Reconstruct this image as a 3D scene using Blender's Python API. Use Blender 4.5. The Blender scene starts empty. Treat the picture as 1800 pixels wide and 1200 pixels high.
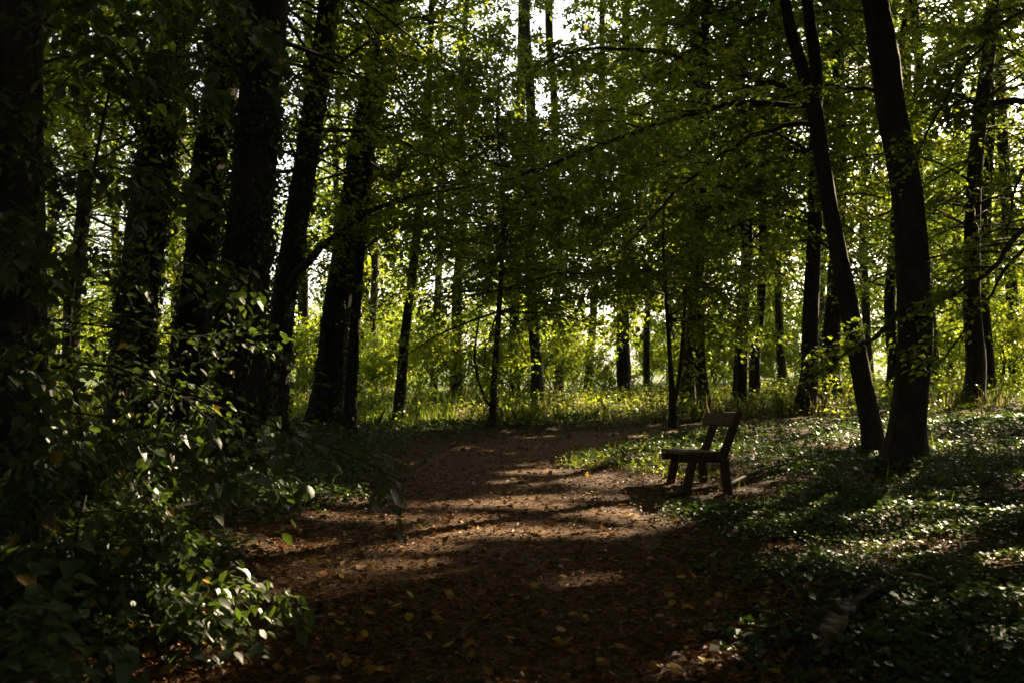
import bpy, math, numpy as np
from mathutils import Vector
rng = np.random.default_rng(11)
scene = bpy.context.scene
COL = scene.collection
R = math.radians

# ------------------------------------------------------------------ camera, sky, sun, exposure
F = 1750.0          # focal length in pixels of the 1800 wide photograph (35 mm)
HZ = 635.0          # horizon row
EYE = 1.6
cam_d = bpy.data.cameras.new('camera'); cam = bpy.data.objects.new('camera', cam_d); COL.objects.link(cam)
cam_d.sensor_width = 36.0; cam_d.lens = 36.0 * F / 1800.0
cam_d.shift_y = (HZ - 600.0) / 1800.0
cam_d.clip_start = 0.05; cam_d.clip_end = 3000.0
cam.location = (0, 0, EYE); cam.rotation_euler = (R(90), 0, 0)
cam_d.dof.use_dof = True; cam_d.dof.focus_distance = 11.0; cam_d.dof.aperture_fstop = 2.8
scene.camera = cam

SUN_AZ, SUN_EL = 42.0, 27.0      # degrees right of the view direction, above the horizon
world = bpy.data.worlds.new('World'); scene.world = world; world.use_nodes = True
wn = world.node_tree; wn.nodes.clear()
sky = wn.nodes.new('ShaderNodeTexSky'); sky.sky_type = 'NISHITA'; sky.sun_disc = False
sky.sun_elevation = R(SUN_EL); sky.sun_rotation = R(SUN_AZ); sky.air_density = 1.0; sky.dust_density = 3.0; sky.ozone_density = 1.0
bg = wn.nodes.new('ShaderNodeBackground'); bg.inputs['Strength'].default_value = 0.095
wo = wn.nodes.new('ShaderNodeOutputWorld')
hs = wn.nodes.new('ShaderNodeHueSaturation'); hs.inputs['Saturation'].default_value = 0.5     # hazy, whitish sky
wn.links.new(sky.outputs[0], hs.inputs['Color']); wn.links.new(hs.outputs[0], bg.inputs[0]); wn.links.new(bg.outputs[0], wo.inputs[0])
sd = bpy.data.lights.new('sun', 'SUN'); sd.energy = 5.0; sd.angle = R(0.53); sd.color = (1.0, 0.84, 0.58)
so = bpy.data.objects.new('sun', sd); COL.objects.link(so)
S = np.array([math.sin(R(SUN_AZ)) * math.cos(R(SUN_EL)), math.cos(R(SUN_AZ)) * math.cos(R(SUN_EL)), math.sin(R(SUN_EL))])
so.rotation_euler = Vector(S).to_track_quat('Z', 'Y').to_euler(); so.location = (30, 30, 40)
scene.view_settings.view_transform = 'Standard'; scene.view_settings.look = 'None'
scene.view_settings.gamma = 1.0; scene.view_settings.exposure = 2.4; scene.view_settings.use_curve_mapping = False
vs = scene.view_settings; vs.use_white_balance = True; vs.white_balance_temperature = 7050.0; vs.white_balance_tint = 10.0
cy = scene.cycles
cy.max_bounces = 6; cy.diffuse_bounces = 3; cy.glossy_bounces = 2; cy.transmission_bounces = 4; cy.transparent_max_bounces = 4
cy.use_denoising = True; cy.caustics_reflective = False; cy.caustics_refractive = False
cy.sample_clamp_indirect = 4.0

# ------------------------------------------------------------------ helpers
def W(px, py, d):
    return np.array([(px - 900.0) / F * d, d, EYE + (HZ - py) / F * d])

_lat = np.random.default_rng(5).random((4, 256, 256))
def vnoise(x, y, k=0):
    x = np.asarray(x, float); y = np.asarray(y, float)
    xi = np.floor(x).astype(int); yi = np.floor(y).astype(int)
    fx = x - xi; fy = y - yi
    fx = fx * fx * (3 - 2 * fx); fy = fy * fy * (3 - 2 * fy)
    L = _lat[k % 4]
    a = L[xi % 256, yi % 256]; b = L[(xi + 1) % 256, yi % 256]; c = L[xi % 256, (yi + 1) % 256]; d = L[(xi + 1) % 256, (yi + 1) % 256]
    return (a * (1 - fx) + b * fx) * (1 - fy) + (c * (1 - fx) + d * fx) * fy

# path: centre line and half width against distance, then a bend to the right
PATH = np.array([[-0.2, -6], [-0.35, 0], [-0.34, 5], [-0.33, 7.7], [-0.12, 10.5], [-0.38, 14.0], [-0.05, 17.5], [1.3, 20.6], [3.4, 22.6], [6.5, 24.2], [11, 25.2], [18, 25.6], [30, 25.6]])
PHW = np.array([1.7, 1.75, 1.75, 1.8, 1.55, 1.15, 1.3, 1.45, 1.4, 1.3, 1.2, 1.2, 1.2])
def catmull(P, n):
    P = np.asarray(P, float); m = len(P)
    t = np.linspace(0, m - 1 - 1e-9, n); i = t.astype(int); f = (t - i)[:, None]
    p0 = P[np.clip(i - 1, 0, m - 1)]; p1 = P[i]; p2 = P[np.clip(i + 1, 0, m - 1)]; p3 = P[np.clip(i + 2, 0, m - 1)]
    return 0.5 * ((2 * p1) + (-p0 + p2) * f + (2 * p0 - 5 * p1 + 4 * p2 - p3) * f ** 2 + (-p0 + 3 * p1 - 3 * p2 + p3) * f ** 3)
PC = catmull(np.c_[PATH, PHW], 240)
def path_dist(x, y):
    """signed distance outside the path edge (negative on the path)"""
    x = np.atleast_1d(np.asarray(x, float)); y = np.atleast_1d(np.asarray(y, float)); out = np.empty(len(x))
    for a in range(0, len(x), 20000):
        dx = x[a:a+20000, None] - PC[None, :, 0]; dy = y[a:a+20000, None] - PC[None, :, 1]
        out[a:a+20000] = (np.sqrt(dx * dx + dy * dy) - PC[None, :, 2]).min(1)
    return out
def height(x, y):
    x = np.asarray(x, float); y = np.asarray(y, float); sh = x.shape
    xf = x.ravel(); yf = y.ravel()
    pd = path_dist(xf, yf)
    side = np.clip((pd + 0.3) / 1.3, 0, 1); side = side * side * (3 - 2 * side)
    h = 0.07 * side + 0.20 * side * (vnoise(xf * 0.33 + 7, yf * 0.33 + 3) - 0.45) + 0.05 * (vnoise(xf * 0.8, yf * 0.8, 1) - 0.5) * (0.3 + side)
    h += 0.035 * np.clip(xf - 3, 0, 12) * np.clip(yf / 10, 0, 1)
    far = np.clip((np.hypot(xf, yf - 20) - 45) / 60, 0, 1)
    return (h * (1 - far)).reshape(sh)
def hgt(x, y): return float(height(np.array([x]), np.array([y]))[0])

def new_mesh(name, V, quads, mat, tint=None, smooth=True):
    V = np.ascontiguousarray(V, np.float32); quads = np.ascontiguousarray(quads, np.int32)
    k = quads.shape[1]
    me = bpy.data.meshes.new(name)
    me.vertices.add(len(V)); me.vertices.foreach_set('co', V.ravel())
    me.loops.add(quads.size); me.loops.foreach_set('vertex_index', quads.ravel())
    me.polygons.add(len(quads)); me.polygons.foreach_set('loop_start', np.arange(0, quads.size, k, dtype=np.int32))
    if tint is not None:
        a = me.attributes.new('tint', 'FLOAT', 'FACE'); a.data.foreach_set('value', np.ascontiguousarray(tint, np.float32))
    if not smooth:
        a = me.attributes.new('sharp_face', 'BOOLEAN', 'FACE'); a.data.foreach_set('value', np.ones(len(quads), bool))
    me.update(calc_edges=True)
    me.materials.append(mat)
    return me
def tag(o, label=None, cat=None, group=None, kind=None):
    if label: o['label'] = label
    if cat: o['category'] = cat
    if group: o['group'] = group
    if kind: o['kind'] = kind
    return o
def obj(name, me, parent=None, loc=None, **kw):
    o = bpy.data.objects.new(name, me); COL.objects.link(o)
    if parent is not None: o.parent = parent
    if loc is not None: o.location = loc
    return tag(o, **kw)
def thing(name, loc, label, cat, group=None):
    o = bpy.data.objects.new(name, None); o.empty_display_size = 0.2; COL.objects.link(o); o.location = tuple(float(v) for v in loc)
    return tag(o, label, cat, group)

class MB:
    def __init__(s): s.V = []; s.Q = []; s.n = 0
    def add(s, V, Q): s.V.append(V); s.Q.append(np.asarray(Q) + s.n); s.n += len(V)
    def tube(s, pts, rad, sides=5, rough=0.0, flare=0.0, seed=0, cap=True):
        pts = np.asarray(pts, float); rad = np.asarray(rad, float); m = len(pts)
        T = np.gradient(pts, axis=0); T /= np.linalg.norm(T, axis=1)[:, None] + 1e-9
        ref = np.array([0, 0, 1.0]) if abs(T[:, 2]).mean() < 0.8 else np.array([0, 1.0, 0])
        A = np.cross(T, ref); A /= np.linalg.norm(A, axis=1)[:, None] + 1e-9
        B = np.cross(T, A)
        th = np.linspace(0, 2 * math.pi, sides, endpoint=False)
        rr = np.repeat(rad[:, None], sides, 1)
        if rough:
            arc = np.r_[0, np.cumsum(np.linalg.norm(np.diff(pts, axis=0), axis=1))]
            u = (th / (2 * math.pi) * sides * 0.5)[None, :] + seed * 7.3; v = arc[:, None] * 1.1 + seed * 3.1
            k = (vnoise(u + 0 * v, v + 0 * u) - .5) + .6 * (vnoise(u * 2 + 0 * v, v * 3 + 0 * u, 1) - .5)
            lob = vnoise((np.sin(th) * 1.3 + 5 + seed)[None, :] + 0 * v, (np.cos(th) * 1.3 + 5)[None, :] + v * .25, 2) - .5
            rr = rr * (1 + rough * k + .16 * lob)
            if flare:
                zz = arc[:, None]
                rr = rr * (1 + flare * np.exp(-zz / .28) * (.75 + .5 * np.sin(th * 5 + seed)[None, :] * .6) + .16 * np.exp(-zz / .9))
        V = pts[:, None, :] + rr[..., None] * (np.cos(th)[None, :, None] * A[:, None, :] + np.sin(th)[None, :, None] * B[:, None, :])
        i = np.arange(m - 1)[:, None] * sides; j = np.arange(sides)[None, :]; j2 = (j + 1) % sides
        Q = np.stack([i + j, i + j2, i + sides + j2, i + sides + j], -1).reshape(-1, 4)
        s.add(V.reshape(-1, 3), Q)
        if cap and sides >= 5:
            c = pts[-1] + T[-1] * rad[-1] * .2
            ring = V[-1]; VV = np.vstack([ring, c[None]]); n = sides
            s.add(VV, np.array([[a, (a + 1) % n, n, n] for a in range(n)])[:, [0, 1, 2, 2]]) if False else None
        return V
    def box(s, o, ex, ey, ez, bev=0.0):
        """box from corner centre o with half axes ex, ey, ez (vectors); chamfered edges along ex"""
        o, ex, ey, ez = (np.asarray(v, float) for v in (o, ex, ey, ez))
        ly = np.linalg.norm(ey); lz = np.linalg.norm(ez); b = bev
        prof = [(1, 1 - b / lz), (1 - b / ly, 1), (-1 + b / ly, 1), (-1, 1 - b / lz), (-1, -1 + b / lz), (-1 + b / ly, -1), (1 - b / ly, -1), (1, -1 + b / lz)]
        V = [o + sx * ex + a * ey + c * ez for sx in (-1, 1) for a, c in prof]
        Q = [[k, (k + 1) % 8, 8 + (k + 1) % 8, 8 + k] for k in range(8)]
        for off in (0, 8): Q += [[off, off + 1, off + 2, off + 3], [off, off + 3, off + 4, off + 7], [off + 4, off + 5, off + 6, off + 7]]
        s.add(np.array(V), np.array(Q))
    def mesh(s, name, mat, base=(0, 0, 0), smooth=True):
        return new_mesh(name, np.concatenate(s.V) - np.asarray(base), np.concatenate(s.Q), mat, smooth=smooth)

def unit(a): return a / (np.linalg.norm(a, axis=-1, keepdims=True) + 1e-9)

class Leaves:
    def __init__(s): s.P = []; s.D = []; s.N = []; s.L = []; s.T = []
    def add(s, P, D, N, L, T):
        s.P.append(P); s.D.append(D); s.N.append(N); s.L.append(L); s.T.append(T)
    def cat(s): return [np.concatenate(a) for a in (s.P, s.D, s.N, s.L, s.T)]
    def select(s, keep):
        a = s.cat(); s.P, s.D, s.N, s.L, s.T = ([v[keep]] for v in a)
    def count(s): return sum(len(p) for p in s.P)
    def mesh(s, name, mat, base=(0, 0, 0), broad=False, width=0.6):
        P, D, N, L, T = s.cat(); P = P - np.asarray(base); D = unit(D); Wv = unit(np.cross(D, N)); N = np.cross(Wv, D)
        L = L[:, None]; n = len(P); r = np.random.default_rng(n)
        cup = (r.random((n, 1)) * .22 - .02) * L; dr = (r.random((n, 1)) * .3 - .05) * L; w = width * (.85 + .3 * r.random((n, 1)))
        if not broad:
            V = np.stack([P, P + D * L * .42 + Wv * L * w * .5 + N * cup, P + D * L - N * dr, P + D * L * .42 - Wv * L * w * .5 + N * cup], 1)
            Q = np.arange(n)[:, None] * 4 + np.array([[0, 1, 2, 3]])
            return new_mesh(name, V.reshape(-1, 3), Q, mat, T, smooth=False)
        V = np.stack([P, P + D * L * .18 + Wv * L * w * .46 + N * cup * .8, P + D * L * .62 + Wv * L * w * .42 + N * (cup - dr * .4), P + D * L - N * dr,
                      P + D * L * .62 - Wv * L * w * .42 + N * (cup - dr * .4), P + D * L * .18 - Wv * L * w * .46 + N * cup * .8], 1)
        i = np.arange(n)[:, None] * 6
        Q = np.concatenate([i + np.array([[0, 1, 2, 3]]), i + np.array([[0, 3, 4, 5]])])
        return new_mesh(name, V.reshape(-1, 3), Q, mat, np.concatenate([T, T]), smooth=False)

# ------------------------------------------------------------------ materials
def nt(name):
    m = bpy.data.materials.new(name); m.use_nodes = True; t = m.node_tree; t.nodes.clear()
    out = t.nodes.new('ShaderNodeOutputMaterial'); return m, t, out
def N_(t, typ, **kw):
    n = t.nodes.new(typ)
    for k, v in kw.items(): setattr(n, k, v)
    return n
def ramp(t, fac, stops):
    r = N_(t, 'ShaderNodeValToRGB'); e = r.color_ramp.elements
    e[0].position, e[0].color = stops[0][0], (*stops[0][1], 1); e[1].position, e[1].color = stops[-1][0], (*stops[-1][1], 1)
    for p, c in stops[1:-1]:
        x = e.new(p); x.color = (*c, 1)
    t.links.new(fac, r.inputs[0]); return r.outputs[0]
def leaf_mat(name, refl, trans, mix=.45, rough=.42, spec=.5):
    m, t, out = nt(name)
    a = N_(t, 'ShaderNodeAttribute', attribute_name='tint')
    c = ramp(t, a.outputs['Fac'], refl); c2 = ramp(t, a.outputs['Fac'], trans)
    p = N_(t, 'ShaderNodeBsdfPrincipled'); p.inputs['Roughness'].default_value = rough; p.inputs['Specular IOR Level'].default_value = spec
    t.links.new(c, p.inputs['Base Color'])
    tr = N_(t, 'ShaderNodeBsdfTranslucent'); t.links.new(c2, tr.inputs[0])
    mx = N_(t, 'ShaderNodeMixShader'); mx.inputs[0].default_value = mix
    t.links.new(p.outputs[0], mx.inputs[1]); t.links.new(tr.outputs[0], mx.inputs[2]); t.links.new(mx.outputs[0], out.inputs[0])
    return m
M_LEAF = leaf_mat('hornbeam_leaf', [(0, (.030, .060, .012)), (.7, (.06, .10, .016)), (.95, (.09, .12, .018)), (.975, (.30, .17, .025)), (1, (.22, .09, .02))],
                  [(0, (.20, .30, .018)), (.7, (.42, .50, .035)), (.95, (.56, .56, .05)), (.975, (.62, .40, .05)), (1, (.45, .2, .03))], .48)
M_BROAD = leaf_mat('broad_leaf', [(0, (.032, .050, .022)), (.7, (.055, .080, .03)), (.95, (.08, .11, .03)), (.98, (.34, .20, .03)), (1, (.34, .15, .02))],
                   [(0, (.10, .18, .02)), (.7, (.20, .30, .03)), (.95, (.32, .36, .04)), (.98, (.55, .34, .04)), (1, (.5, .25, .03))], .27, .42, .65)
M_IVY = leaf_mat('ivy_leaf', [(0, (.020, .045, .016)), (.7, (.04, .075, .022)), (1, (.08, .11, .02))],
                 [(0, (.06, .12, .014)), (.7, (.13, .22, .025)), (1, (.24, .28, .03))], .28, .5, .35)
M_GRASS = leaf_mat('grass_blade', [(0, (.035, .07, .015)), (.6, (.08, .12, .02)), (.75, (.16, .14, .05)), (1, (.33, .25, .12))],
                   [(0, (.12, .20, .02)), (.6, (.28, .34, .04)), (.75, (.32, .28, .09)), (1, (.46, .36, .18))], .45, .55, .3)
M_LITTER = leaf_mat('dry_leaf', [(0, (.06, .03, .014)), (.5, (.17, .070, .022)), (.8, (.34, .14, .036)), (.93, (.46, .28, .11)), (1, (.55, .32, .045))],
                    [(0, (.05, .025, .01)), (.5, (.14, .06, .02)), (.8, (.25, .10, .03)), (1, (.42, .24, .04))], .22, .6, .3)
def yellow_mat():
    m, t, out = nt('yellow_fallen_leaf')
    o = N_(t, 'ShaderNodeObjectInfo'); tc = N_(t, 'ShaderNodeTexCoord'); n = N_(t, 'ShaderNodeTexNoise'); n.inputs['Scale'].default_value = 60
    t.links.new(tc.outputs['Object'], n.inputs['Vector'])
    c = ramp(t, o.outputs['Random'], [(0, (.42, .22, .03)), (.35, (.55, .36, .05)), (.7, (.50, .28, .04)), (1, (.34, .13, .02))])
    c2 = ramp(t, n.outputs[0], [(.4, (.8, .75, .7)), (.7, (1, 1, 1))])
    x = N_(t, 'ShaderNodeMix', data_type='RGBA', blend_type='MULTIPLY'); x.inputs[0].default_value = 1
    t.links.new(c, x.inputs[6]); t.links.new(c2, x.inputs[7])
    p = N_(t, 'ShaderNodeBsdfPrincipled'); p.inputs['Roughness'].default_value = .5; t.links.new(x.outputs[2], p.inputs['Base Color'])
    tr = N_(t, 'ShaderNodeBsdfTranslucent'); t.links.new(x.outputs[2], tr.inputs[0])
    mx = N_(t, 'ShaderNodeMixShader'); mx.inputs[0].default_value = .25
    t.links.new(p.outputs[0], mx.inputs[1]); t.links.new(tr.outputs[0], mx.inputs[2]); t.links.new(mx.outputs[0], out.inputs[0]); return m
M_YELLOW = yellow_mat()
def bark_mat(name, c0, c1, c2, zs=.18, scale=9, bump=.9, rough=.85):
    m, t, out = nt(name)
    tc = N_(t, 'ShaderNodeTexCoord'); mp = N_(t, 'ShaderNodeMapping'); mp.inputs['Scale'].default_value = (1, 1, zs)
    t.links.new(tc.outputs['Object'], mp.inputs[0])
    n = N_(t, 'ShaderNodeTexNoise'); n.inputs['Scale'].default_value = scale; n.inputs['Detail'].default_value = 7; n.inputs['Roughness'].default_value = .65
    t.links.new(mp.outputs[0], n.inputs['Vector'])
    n2 = N_(t, 'ShaderNodeTexNoise'); n2.inputs['Scale'].default_value = 1.7; n2.inputs['Detail'].default_value = 4; t.links.new(tc.outputs['Object'], n2.inputs['Vector'])
    c = ramp(t, n.outputs[0], [(.32, c0), (.52, c1), (.7, c2)])
    g = ramp(t, n2.outputs[0], [(.45, (1, 1, 1)), (.68, (.62, .78, .42))])
    x = N_(t, 'ShaderNodeMix', data_type='RGBA', blend_type='MULTIPLY'); x.inputs[0].default_value = .8
    t.links.new(c, x.inputs[6]); t.links.new(g, x.inputs[7])
    p = N_(t, 'ShaderNodeBsdfPrincipled'); p.inputs['Roughness'].default_value = rough; p.inputs['Specular IOR Level'].default_value = .25
    t.links.new(x.outputs[2], p.inputs['Base Color'])
    b = N_(t, 'ShaderNodeBump'); b.inputs['Strength'].default_value = bump; b.inputs['Distance'].default_value = .06
    t.links.new(n.outputs[0], b.inputs['Height']); t.links.new(b.outputs[0], p.inputs['Normal']); t.links.new(p.outputs[0], out.inputs[0]); return m
M_BARK = bark_mat('furrowed_bark', (.014, .010, .007), (.042, .032, .023), (.085, .066, .048))
M_SMOOTH = bark_mat('smooth_bark', (.03, .023, .018), (.055, .043, .032), (.085, .068, .05), .5, 6, .35)
M_TWIG = bark_mat('twig_bark', (.03, .022, .016), (.06, .045, .032), (.09, .07, .05), 1, 20, .3)
M_PALE = bark_mat('pale_dry_wood', (.10, .08, .06), (.22, .17, .12), (.34, .27, .19), 1, 14, .6)
M_LOG = bark_mat('mossy_dead_wood', (.012, .008, .005), (.03, .020, .012), (.075, .05, .03), 1, 14, .8)
M_WOOD = bark_mat('weathered_bench_wood', (.040, .019, .009), (.075, .037, .018), (.105, .056, .029), .25, 14, .4, .65)
def soil_mat(name, stops, grass):
    m, t, out = nt(name)
    g = N_(t, 'ShaderNodeNewGeometry'); n = N_(t, 'ShaderNodeTexNoise'); n.inputs['Scale'].default_value = 9; n.inputs['Detail'].default_value = 9; n.inputs['Roughness'].default_value = .7
    n2 = N_(t, 'ShaderNodeTexNoise'); n2.inputs['Scale'].default_value = 1.1; n2.inputs['Detail'].default_value = 4
    n3 = N_(t, 'ShaderNodeTexVoronoi'); n3.inputs['Scale'].default_value = 26
    for q in (n, n2, n3): t.links.new(g.outputs['Position'], q.inputs['Vector'])
    c = ramp(t, n.outputs[0], stops)
    v = ramp(t, n3.outputs['Color'], [(0, (.6, .5, .45)), (1, (1.25, 1.1, .9))])
    x = N_(t, 'ShaderNodeMix', data_type='RGBA', blend_type='MULTIPLY'); x.inputs[0].default_value = .7
    t.links.new(c, x.inputs[6]); t.links.new(v, x.inputs[7]); col = x.outputs[2]
    if grass:
        sep = N_(t, 'ShaderNodeSeparateXYZ'); t.links.new(g.outputs['Position'], sep.inputs[0])
        ad = N_(t, 'ShaderNodeMath', operation='MULTIPLY_ADD'); t.links.new(n2.outputs[0], ad.inputs[0]); ad.inputs[1].default_value = 14; t.links.new(sep.outputs['Y'], ad.inputs[2])
        mr = N_(t, 'ShaderNodeMapRange'); t.links.new(ad.outputs[0], mr.inputs[0]); mr.inputs[1].default_value = 30; mr.inputs[2].default_value = 42
        gc = ramp(t, n.outputs[0], [(.3, (.022, .036, .008)), (.55, (.05, .07, .014)), (.75, (.09, .09, .025))])
        y = N_(t, 'ShaderNodeMix', data_type='RGBA'); t.links.new(mr.outputs[0], y.inputs[0]); t.links.new(col, y.inputs[6]); t.links.new(gc, y.inputs[7]); col = y.outputs[2]
    p = N_(t, 'ShaderNodeBsdfPrincipled'); p.inputs['Roughness'].default_value = .9; p.inputs['Specular IOR Level'].default_value = .2
    t.links.new(col, p.inputs['Base Color'])
    b = N_(t, 'ShaderNodeBump'); b.inputs['Strength'].default_value = .8; b.inputs['Distance'].default_value = .03
    t.links.new(n.outputs[0], b.inputs['Height']); t.links.new(b.outputs[0], p.inputs['Normal']); t.links.new(p.outputs[0], out.inputs[0]); return m
M_GROUND = soil_mat('woodland_soil', [(.3, (.02, .011, .006)), (.55, (.062, .033, .016)), (.75, (.13, .068, .03))], True)
M_PATH = soil_mat('trodden_earth', [(.3, (.035, .018, .009)), (.5, (.095, .051, .025)), (.7, (.26, .165, .095))], False)

# ------------------------------------------------------------------ where the canopy is open towards the sun
# (target x, y, z, radius x, radius y): leaves standing between such a place and the sun are thinned out
def gspot(px, py, rx, ry, z=0.0):
    d = (EYE - z) * F / (py - HZ); return ((px - 900) / F * d, d, z, rx, ry)
def aspot(px, py, d, r): q = W(px, py, d); return (q[0], q[1], q[2], r, r)
SPOTS = [gspot(860, 888, 1.0, .09), gspot(650, 912, .75, .07), gspot(980, 876, .8, .09), gspot(1070, 846, .75, .5), gspot(1130, 822, .9, .9), gspot(990, 818, .5, .35), gspot(800, 912, .4, .07),
         gspot(750, 963, .28, .01), gspot(990, 1022, .25, .0), gspot(690, 994, .25, -.02), gspot(1080, 905, .4, .07),
         gspot(1540, 922, .85, .20, .2), gspot(1650, 925, .4, .08, .2), gspot(1720, 892, 1.1, .14, .2), gspot(1440, 985, .3, .07, .1), gspot(1360, 872, .4, .14, .15),
         gspot(1265, 1180, .36, .12), gspot(1470, 1075, .3, .02, .1), gspot(1600, 1015, .35, .02, .1), gspot(1660, 1100, .25, .02, .1), gspot(1430, 1120, .16, .0, .12), gspot(1330, 1060, .2, .0), gspot(1750, 1160, .25, .02, .1), gspot(1740, 985, .5, .03, .15), gspot(210, 1130, .45, .14), gspot(470, 965, .4, .08), gspot(560, 882, .6, .18), gspot(430, 890, .4, .25),
         gspot(1100, 735, 2.6, 1.8), gspot(1350, 770, 2.0, 2.0), gspot(1480, 790, 1.2, 1.2), gspot(1720, 775, 2.2, 1.4), gspot(1700, 820, 1.6, .45),
         aspot(395, 598, 6.6, .30), aspot(370, 730, 6.2, .28), aspot(250, 880, 6.4, .10), aspot(440, 1045, 5.6, .24), aspot(320, 1062, 5.4, .12), aspot(445, 845, 10.5, .2),
          aspot(470, 110, 9, .25), aspot(720, 150, 12, .3)]
def open_to_sun(P, thin=True):
    keep = np.ones(len(P), bool)
    for cx, cy_, cz, rx, ry in SPOTS:
        t = (P[:, 2] - cz) / S[2]
        gx = P[:, 0] - S[0] * t - cx; gy = P[:, 1] - S[1] * t - cy_
        gr = np.clip((t - 1.0) * .04, 0, .20)
        e = (gx / (rx + gr)) ** 2 + (gy / (ry + gr * .8)) ** 2 + .55 * (vnoise(gx * 4 + cx * 9, gy * 4 + cy_ * 7, 3) - .5)
        keep &= ~((e < 1) & (t > max(.35, 1.1 * min(rx, ry))))
    if thin:
        t = P[:, 2] / S[2]; gx = P[:, 0] - S[0] * t; gy = P[:, 1] - S[1] * t
        n = .6 * vnoise(gx * 1.1 + 40, gy * 1.1 + 40, 2) + .4 * vnoise(gx * 2.7, gy * 2.7, 1)
        op = np.full(len(P), .245)
        op = np.where(gy > 14, .33 + .08 * (gx > 2), op); op = np.where(gy > 24, .40, op); op = np.where(gy > 33, .42, op)
        op = np.where((gx < -3.2) & (gy > 4), np.maximum(op, .29), op)
        keep &= ~((n < op) & (t > 7))
        n2 = .6 * vnoise(gx * .55 + 11, gy * .55 + 70, 3) + .4 * vnoise(gx * 1.4, gy * 1.4 + 30, 0)
        keep &= ~((n2 < np.where(gx < -4, .30, .39)) & (t > 23) & (gy > 9))
    return keep

# ------------------------------------------------------------------ setting: ground and path
def axis(lo, hi, step, far, g=1.22):
    a = list(np.arange(lo, hi + 1e-6, step)); s = step
    while a[-1] < far: s *= g; a.append(a[-1] + s)
    s = step
    while a[0] > -far: s *= g; a.insert(0, a[0] - s)
    return np.array(a)
gx, gy = axis(-12, 14, .25, 900), axis(2, 32, .25, 900)
GX, GY = np.meshgrid(gx, gy); GZ = height(GX, GY)
nx, ny = len(gx), len(gy); ii = (np.arange(ny - 1)[:, None] * nx + np.arange(nx - 1)[None, :])
obj('ground', new_mesh('ground', np.stack([GX, GY, GZ], -1).reshape(-1, 3), np.stack([ii, ii + 1, ii + nx + 1, ii + nx], -1).reshape(-1, 4), M_GROUND),
    label='dark woodland ground of soil and roots under the trees', kind='structure')
tn = np.gradient(PC[:, :2], axis=0); tn = unit(tn); pn = np.c_[-tn[:, 1], tn[:, 0]]
cs = np.linspace(-1, 1, 15); PV = []
for i in range(len(PC)):
    wl = PC[i, 2] * (1 + .16 * (vnoise(i * .23, 3.3) - .5)); wr = PC[i, 2] * (1 + .16 * (vnoise(i * .23, 9.3) - .5))
    for c in cs:
        q = PC[i, :2] + pn[i] * c * (wl if c > 0 else wr); PV.append((q[0], q[1], .012 - .03 * (abs(c) == 1)))
PV = np.array(PV); PV[:, 2] += height(PV[:, 0], PV[:, 1]); k = len(cs)
ii = (np.arange(len(PC) - 1)[:, None] * k + np.arange(k - 1)[None, :])
obj('path', new_mesh('path', PV, np.stack([ii, ii + 1, ii + k + 1, ii + k], -1).reshape(-1, 4), M_PATH), label='trodden brown earth path strewn with dead leaves', kind='structure')

# ------------------------------------------------------------------ trees
def branch_pts(p0, az, L, pitch, droop, n=7):
    t = np.linspace(0, 1, n); dh = np.array([math.sin(az), math.cos(az), 0]); pr = np.array([dh[1], -dh[0], 0])
    p = p0 + np.outer(t * L * math.cos(pitch), dh); p[:, 2] += t * L * math.sin(pitch) - droop * L * t * t
    wig = np.cumsum(rng.normal(0, .035 * L, n)) * t; p += np.outer(wig, pr); p[:, 2] += np.cumsum(rng.normal(0, .02 * L, n)) * t
    return p
def fan(lv, pts, Lb, ntw, nlf, leafL, t0=.15, twl=.38, tilt=.6, hang=.0, twigs=None, twr=.004, yellow=.01):
    pts = np.asarray(pts, float); m = len(pts)
    t = np.clip(np.linspace(t0, 1, ntw) + rng.normal(0, .02, ntw), 0, 1); f = t * (m - 1); i = np.minimum(f.astype(int), m - 2); fr = (f - i)[:, None]
    base = pts[i] * (1 - fr) + pts[i + 1] * fr; tan = unit(pts[i + 1] - pts[i])
    side = np.where(np.arange(ntw) % 2 == 0, 1., -1.); pr = unit(np.c_[tan[:, 1], -tan[:, 0], 0 * tan[:, 0]])
    ang = R(52) + rng.normal(0, .2, ntw); ang = np.where(t > .96, .1, ang)
    d = tan * np.cos(ang)[:, None] + pr * (side * np.sin(ang))[:, None]; d[:, 2] += rng.normal(-.06, .26, ntw) - hang + side * np.sin(ang) * rng.normal(0, .35); d = unit(d)
    lt = (Lb * twl * (1 - .65 * t) + .15) * rng.uniform(.6, 1.2, ntw)
    s = np.linspace(.08, 1, nlf)
    P = base[:, None] + d[:, None] * (lt[:, None] * s[None])[..., None]
    P[..., 2] -= (.12 + .4 * hang) * lt[:, None] * s[None] ** 2
    sd = np.where(np.arange(nlf) % 2 == 0, 1., -1.)[None, :, None]
    q = unit(np.stack([d[:, 1], -d[:, 0], 0 * d[:, 0]], -1))[:, None]
    D = d[:, None] * .62 + q * sd * .78 + rng.normal(0, .22, (ntw, nlf, 3)); D[..., 2] -= .12 + hang
    Nn = np.array([0, 0, 1.]) + rng.normal(0, tilt, (ntw, nlf, 3))
    P = P + rng.normal(0, leafL * .6, P.shape)
    n = ntw * nlf; T = np.clip(rng.normal(.42, .22, n) + .12 * rng.normal(), 0, .93); T = np.where(rng.random(n) < yellow, rng.uniform(.965, 1, n), T)
    lv.add(P.reshape(-1, 3), D.reshape(-1, 3), Nn.reshape(-1, 3), leafL * rng.uniform(.45, 1.3, n), T)
    if twigs is not None:
        for a in range(ntw):
            z = base[a] + d[a] * lt[a] * .5; z[2] -= (.03 + .1 * hang) * lt[a]
            e = base[a] + d[a] * lt[a]; e[2] -= (.12 + .4 * hang) * lt[a]
            twigs.tube([base[a], z, e], [twr, twr * .7, twr * .35], 3)
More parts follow.
